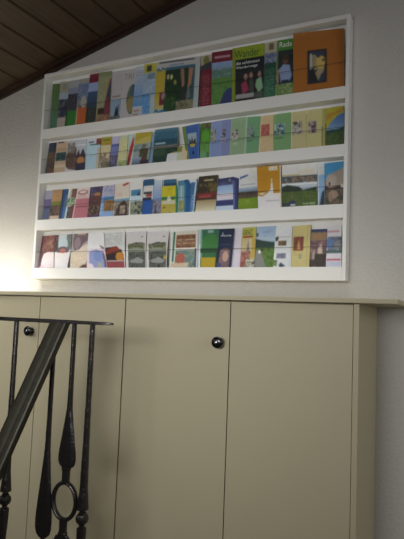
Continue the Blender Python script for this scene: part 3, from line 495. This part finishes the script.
for X0, l_ in ((126, 'curled white leaflet with dark photo, right of the sunset one'), (146.5, 'curled white leaflet with dark photo and yellow spot')):
    b(3, (X0 + 1, 232.2 if X0 < 140 else 231.8), (X0 + 20.5 + (2 if X0 > 140 else 0), 231 if X0 < 140 else 230.6), X0, X0 + 20, 0, (206, 203, 202), [('R', .05, 0, .95, .12, (200, 198, 202)), ('R', .76, .14, .84, .17, (140, 84, 90)), ('P', [(.1, .36), (.5, .3), (.9, .32), (.97, .6), (.97, 1), (.14, 1)], (60, 64, 62)), ('N', .12, .34, .94, .5, (120, 122, 84), (90, 96, 60), (160, 160, 140)), ('P', [(.12, .48), (.6, .44), (.95, .5), (.95, .56), (.14, .6)], (140, 146, 130)), ('N', .14, .56, .94, 1, (52, 58, 64), (76, 80, 74), (100, 108, 90), (40, 46, 52)), ('P', [(.2, .8), (.6, .7), (.9, .8), (.8, .88), (.3, .86)], (140, 142, 138))] + ([('E', .9, .72, .07, .06, (200, 176, 50))] if X0 > 140 else []), l_, curl=-.004)
b(3, (172.3, 231.6), (198, 229.6), 169.5, 197, 1, (212, 208, 200), [('R', .06, .02, .13, .85, (40, 122, 90)), ('R', .16, .02, .98, .1, (200, 196, 180)), ('N', .18, .12, .92, .46, (156, 96, 44), (134, 70, 44), (170, 120, 70), (80, 50, 50)), ('T', .2, .24, .9, .4, (220, 210, 200)), ('N', .18, .54, .92, 1, (110, 140, 96), (90, 120, 146), (140, 160, 120), (70, 100, 80)), ('E', .38, .76, .17, .16, (190, 96, 76)), ('P', [(.02, 1), (.06, .86), (.3, .88), (.7, .86), (.66, 1)], (206, 184, 150)), ('R', .9, .5, .96, 1, (50, 60, 120))], 'white brochure with a green edge and two framed photos')
b(3, (197.3, 229.6), (201, 229.4), 196.7, 200.3, 0, (190, 200, 210), [('R', .6, .4, 1, 1, (236, 236, 236)), ('R', 0, 0, .4, .6, (150, 180, 176))], 'very thin white leaflet right of the green-edged brochure')
b(3, (200.7, 229.6), (219.8, 228.8), 200, 216.5, 1, (54, 118, 66), [('G', 0, 0, 1, .3, (52, 110, 94), (56, 120, 60)), ('E', .55, .35, .5, .22, (62, 140, 64)), ('R', 0, 0, .1, .75, (110, 180, 150)), ('R', 0, .5, 1, .62, (40, 86, 50)), ('R', .05, .74, .9, 1, (210, 176, 22)), ('R', .4, .02, .7, .1, (130, 170, 160)), ('R', .9, .6, 1, 1, (30, 66, 44))], 'green brochure with a yellow block at its foot')
b(3, (219.6, 229), (234.5, 228.3), 216.3, 230.8, 2, (26, 40, 78), [('E', .25, .13, .04, .025, (200, 206, 214)), ('R', .15, .4, .8, .42, (56, 70, 104)), ('P', [(.15, .62), (.4, .5), (.75, .52), (.85, .75), (.8, 1), (.1, 1)], (130, 96, 90)), ('N', .15, .55, .85, 1, (170, 130, 116), (90, 66, 76), (150, 110, 110), (60, 60, 110)), ('E', .55, .72, .2, .14, (196, 156, 136)), ('R', 0, .88, .3, 1, (60, 72, 130))], 'navy blue brochure with a face in its lower half', texts=[('vienna', .12, .205, .72, .055, (200, 206, 214))])
b(3, (234.7, 228.4), (243, 227.8), 231, 240, 0, (206, 200, 212), [('R', .9, 0, 1, 1, (186, 180, 190)), ('R', .1, .5, .7, .53, (190, 182, 200))], 'plain pale lilac leaflet right of the navy brochure')
b(3, (242.8, 227.8), (256.5, 226.8), 239.8, 254, 1, (206, 190, 84), [('R', 0, 0, 1, .22, (196, 192, 70)), ('R', .08, .225, .78, .265, (176, 60, 44)), ('N', .05, .28, .72, .6, (214, 190, 120), (206, 180, 130), (196, 196, 160)), ('P', [(.38, .66), (.44, .42), (.48, .3), (.54, .44), (.6, .66)], (96, 110, 120)), ('N', 0, .6, .7, 1, (176, 66, 64), (150, 90, 80), (196, 140, 120), (170, 50, 60)), ('N', .4, .8, 1, 1, (120, 120, 80), (210, 206, 190), (50, 44, 40)), ('R', .76, .3, 1, .75, (212, 176, 66))], 'yellow city brochure with a tower above red roofs', texts=[('GRAZ', .08, .19, .66, .13, (64, 74, 30))])
b(3, (256.3, 227), (276.3, 225.8), 254, 273, 0, (150, 180, 212), [('G', 0, 0, 1, .36, (140, 170, 206), (176, 196, 214)), ('T', .3, .08, .9, .26, (110, 150, 196)), ('E', .08, .2, .06, .05, (60, 80, 120)), ('P', [(0, .3), (.5, .36), (1, .4), (1, .56), (0, .6)], (44, 70, 62)), ('N', 0, .52, 1, 1, (86, 124, 46), (104, 150, 54), (70, 100, 40)), ('P', [(.1, .56), (.3, .58), (.62, 1), (0, 1), (0, .7)], (128, 128, 124)), ('E', .24, .62, .06, .05, (230, 226, 220)), ('E', .35, .58, .06, .04, (60, 60, 50))], 'brochure with a grey road through green meadows')
b(3, (276.3, 226.4), (292.6, 225.4), 273, 291, 0, (202, 206, 208), [('R', .1, .26, .9, .28, (180, 176, 180)), ('P', [(.02, .28), (.14, .24), (.2, .3), (.14, .36), (.02, .36)], (50, 54, 40)), ('N', .2, .36, .66, .48, (50, 42, 40), (150, 110, 60), (70, 60, 60)), ('N', .1, .66, .66, .78, (84, 92, 120), (130, 136, 150), (66, 70, 90)), ('E', .06, .72, .08, .08, (236, 236, 236)), ('P', [(.3, .95), (.42, .88), (.66, .97), (.4, 1)], (60, 70, 92)), ('N', 0, .82, .2, .97, (130, 150, 90), (90, 110, 70))], 'white leaflet with two small pictures one above the other')
b(3, (293, 226), (310.8, 224.6), 291, 309, 1, (208, 192, 116), [('N', .08, .28, .64, .6, (130, 60, 40), (160, 84, 50), (110, 50, 40)), ('P', [(.3, .58), (.32, .42), (.38, .36), (.42, .44), (.5, .58)], (206, 150, 100)), ('T', .1, .64, .5, .72, (196, 160, 100)), ('R', .42, .7, .58, .79, (120, 136, 116)), ('R', .47, .73, .54, .77, (206, 200, 150)), ('R', .84, 0, .87, 1, (186, 170, 100)), ('R', 0, 0, .05, 1, (190, 180, 110))], 'pale yellow booklet with a square brown picture')
b(3, (311.3, 229.4), (327.3, 228.8), 308.8, 325.5, 1, (110, 86, 84), [('R', 0, 0, 1, .1, (56, 66, 110)), ('R', 0, .1, 1, .3, (150, 120, 96)), ('T', .1, .08, .95, .26, (216, 160, 60)), ('N', 0, .3, 1, .62, (150, 112, 112), (116, 84, 90), (90, 66, 72)), ('P', [(.5, .5), (.7, .38), (.8, .7), (.5, .72)], (196, 176, 156)), ('P', [(.15, .66), (.3, .5), (.35, .8), (.2, .9)], (170, 150, 136)), ('N', .3, .66, 1, 1, (54, 44, 38), (70, 60, 46), (44, 38, 36)), ('N', 0, .8, .4, 1, (84, 70, 60), (54, 46, 42))], 'brown brochure with a rocky gorge photo')
b(3, (327, 226.3), (341.5, 225.3), 325.5, 341.5, 0, (206, 204, 212), [('R', .05, .12, .85, .16, (206, 140, 150)), ('N', .1, .27, 1, .62, (80, 98, 128), (130, 140, 150), (66, 74, 92), (190, 196, 200)), ('E', .2, .42, .26, .14, (96, 132, 196)), ('E', .7, .48, .2, .1, (130, 132, 130)), ('R', 0, .6, 1, .66, (70, 100, 104)), ('R', .05, .8, .95, .84, (206, 90, 110)), ('R', .05, .87, .9, .98, (190, 194, 214))], 'white leaflet with red lines of text at the right end')


# ---------------------------------------------------------------- wrought iron stair railing
RYL = -0.62
rl = empty('stair_railing', (-1.25, RYL, 0))
tag(rl, 'dark wrought-iron stair railing with slanting handrail in front of the cabinets', 'railing')
def rx(px, py): return at(px, py, RYL)
# flat top bar with a thinned, forged tip on the right
bm = bmesh.new(); tipx = at(112.5, 324.5, RYL).x; zb = EYE - 0.0335
pts = []; secs = []
L0 = at(-28, 318, RYL).x
for u in (0, .2, .4, .6, .72, .82, .9, .96, 1.0):
    x = L0 + u * (tipx - L0)
    hz = .0064 if u < .7 else (.0064 - .0020 * (u - .7) / .3)
    hy = .011 if u < .8 else .011 + .004 * math.sin((u - .8) / .2 * PI) - .002 * (u - .8) / .2
    if u == 1.0: hz = .0034; hy = .006
    pts.append((x, RYL, zb))
    secs.append([Vector((0, hy * c, hz * s)) for c, s in ((-1, -.7), (-.8, -1), (.8, -1), (1, -.7), (1, .7), (.8, 1), (-.8, 1), (-1, .7))])
obj('top_rail', sweep(bm, pts, secs), M_iron, rl)
obj('bottom_rail', bx(L0, tipx - .03, RYL - .012, RYL + .012, 0.09, 0.102, bev=.002), M_iron, rl)
zt = zb - .004
PXM = 0.00306                                   # metres per photo pixel at the railing
def zz(py, px): return at(px, py, RYL).z
def bar_x(px, py): return at(px, py, RYL).x
def mirror(prof, zc):                          # repeat the upper half below, upside down
    return prof + [(2 * zc - z, a, b) for z, a, b in prof[::-1]]
def hammered(prof, amp=.00035):
    out = []; rnd = random.Random(5)
    for (z0, a0, b0), (z1, a1, b1) in zip(prof, prof[1:]):
        n = max(1, int(abs(z1 - z0) / .012))
        for k in range(n):
            t = k / n; j = rnd.uniform(-amp, amp) if n > 1 and k else 0
            out.append((z0 + (z1 - z0) * t, a0 + (a1 - a0) * t + j, b0 + (b1 - b0) * t + j))
    out.append(prof[-1]); return out
# tapered round bars ending in a turned knot (first and last in view)
for px0, px1, pk in ((15.3, 6.5, 500), (92.0, 83.0, 519)):
    x = bar_x((px0 + px1) / 2 + .0, (321 + pk) / 2); zk = zz(pk, px1)
    up = [(zt, .0072, .0072), (zt - .18, .0076, .0076), (zt - .30, .0084, .0084), (zk + .095, .0108, .0108), (zk + .05, .0142, .0142), (zk + .030, .0160, .0160), (zk + .0265, .0155, .0155), (zk + .0255, .0085, .0085), (zk + .020, .0075, .0075), (zk + .0185, .011, .011)]
    for k in range(1, 8):
        a = PI * k / 8; up.append((zk + .0185 * math.cos(a) * .92, .006 + .0115 * math.sin(a), .006 + .0115 * math.sin(a)))
    lo = [(zk - .0185, .0075, .0075), (zk - .023, .0072, .0072), (zk - .026, .0125, .0125), (zk - .032, .0132, .0132), (zk - .075, .0118, .0118), (zk - .14, .0085, .0085), (zk - .22, .0068, .0068), (0.10, .0062, .0062)]
    bm = bmesh.new(); profile_v(bm, x, RYL, hammered(up + lo), n=10, sq=1.35)
    obj('baluster', bm, M_iron, rl)
# the paddle-shaped baluster right of the handrail
def paddle(ztop, zend, wmax, wtop=.0065, d=.0062):
    h = ztop - zend; o = []
    for t, wv, dd in ((0, wtop, 1), (.45, wtop * 1.05, 1), (.60, wtop * 1.35, 1), (.72, .55 * wmax, .95), (.82, .80 * wmax, .9), (.89, .96 * wmax, .85), (.93, wmax, .85), (.96, .97 * wmax, .85), (.985, .80 * wmax, .85), (1, .45 * wmax, .8)):
        o.append((ztop - t * h, max(wv, wtop), d * dd))
    return o
x = bar_x(48.8, 430); z1 = zz(537, 42)
pb = paddle(zt, z1, .0335, .0072, .007)
bm = bmesh.new(); profile_v(bm, x, RYL, hammered(pb, .0002), n=12, sq=1.2)
profile_v(bm, x, RYL, [(z1 + .002, .008, .006), (z1 - .05, .008, .006)], n=10)
profile_v(bm, x, RYL, [(z1 - .048, .015, .007), (z1 - .06, .022, .007), (z1 - .10, .018, .0065), (z1 - .2, .008, .0062), (.10, .0065, .0062)], n=12, sq=1.2)
obj('baluster', bm, M_iron, rl)
# the baluster with a forged ring
x = bar_x(70.3, 400); ze = zz(468, 67); zr = zz(501.5, 66.5); rh = (zz(483, 67) - zz(520, 66)) / 2; rw = .0435
bm = bmesh.new(); profile_v(bm, x, RYL, hammered(paddle(zt, ze, .0345, .0072, .007), .0002), n=12, sq=1.2)
z3 = zr - (ze - zr)
low = [(2 * zr - z, a, b) for z, a, b in paddle(zt, ze, .0345, .0072, .007) if 2 * zr - z < EYE][::-1]
low = [(max(z, .10), a, b) for z, a, b in low]
profile_v(bm, x, RYL, low, n=12, sq=1.2)
b4 = obj('baluster', bm, M_iron, rl)
for s in (1, -1):
    bm = bmesh.new()
    zs = sorted([zr + s * (rh - .003), ze if s > 0 else z3])
    profile_v(bm, x, RYL, [(zs[0], .0105, .009), (zs[0] + .004, .0125, .0095), (zs[1] - .010, .0125, .0095), (zs[1] - .004, .0150, .0105), (zs[1] + .003, .0150, .0105)] if s > 0 else
              [(zs[0] - .003, .0150, .0105), (zs[0] + .004, .0150, .0105), (zs[0] + .010, .0125, .0095), (zs[1], .0125, .0095)], n=12, sq=1.3)
    o = obj('collar', bm, M_iron, b4)
bm = bmesh.new(); n = 48; q = 8; rings = []
for k in range(n):
    a = 2 * PI * k / n; cx, cz = rw * math.cos(a), rh * math.sin(a)
    rings.append([bm.verts.new((x + cx - math.cos(a) * .0068 * math.cos(2 * PI * j / q), RYL + .0085 * math.sin(2 * PI * j / q), zr + cz - math.sin(a) * .0068 * math.cos(2 * PI * j / q))) for j in range(q)])
for k in range(n):
    A, B = rings[k], rings[(k + 1) % n]
    for j in range(q): bm.faces.new((A[j], A[(j + 1) % q], B[(j + 1) % q], B[j]))
bmesh.ops.recalc_face_normals(bm, faces=bm.faces)
o = obj('ring', bm, M_iron, b4, smooth=True)
# moulded handrail that meets the bar and slants down towards the viewer
p0 = at(58.5, 326, RYL); p1 = at(14.0, 425, -0.72); p2 = p0.lerp(p1, 1.75)
ctr = [p0, p0.lerp(p1, .35), p0.lerp(p1, .7), p1, p2]
d = (p1 - p0).normalized()
side = d.cross(Vector((0, 1, 0))).normalized(); nrm = side.cross(d).normalized()
if nrm.y > 0: nrm = -nrm
prof = [(-.029, -.004), (-.0285, .004), (-.024, .009), (-.014, .0135), (0, .015), (.010, .0145), (.014, .0105), (.018, .0105), (.023, .013), (.0275, .011), (.0295, .005), (.029, -.005), (.020, -.009), (-.020, -.009)]
secs = [[side * a * 1.2 + nrm * b * 1.2 for a, b in prof] for _ in ctr]
ztp = zb - .0045                                # the rail's upper end is cut level and welded under the bar
secs[0] = [v + d * ((ztp - (p0 + v).z) / d.z) for v in secs[0]]
bm = bmesh.new(); sweep(bm, ctr, secs)
hr = obj('handrail', bm, M_rail, rl, smooth=False); hr['label'] = 'broad slanting moulded handrail'
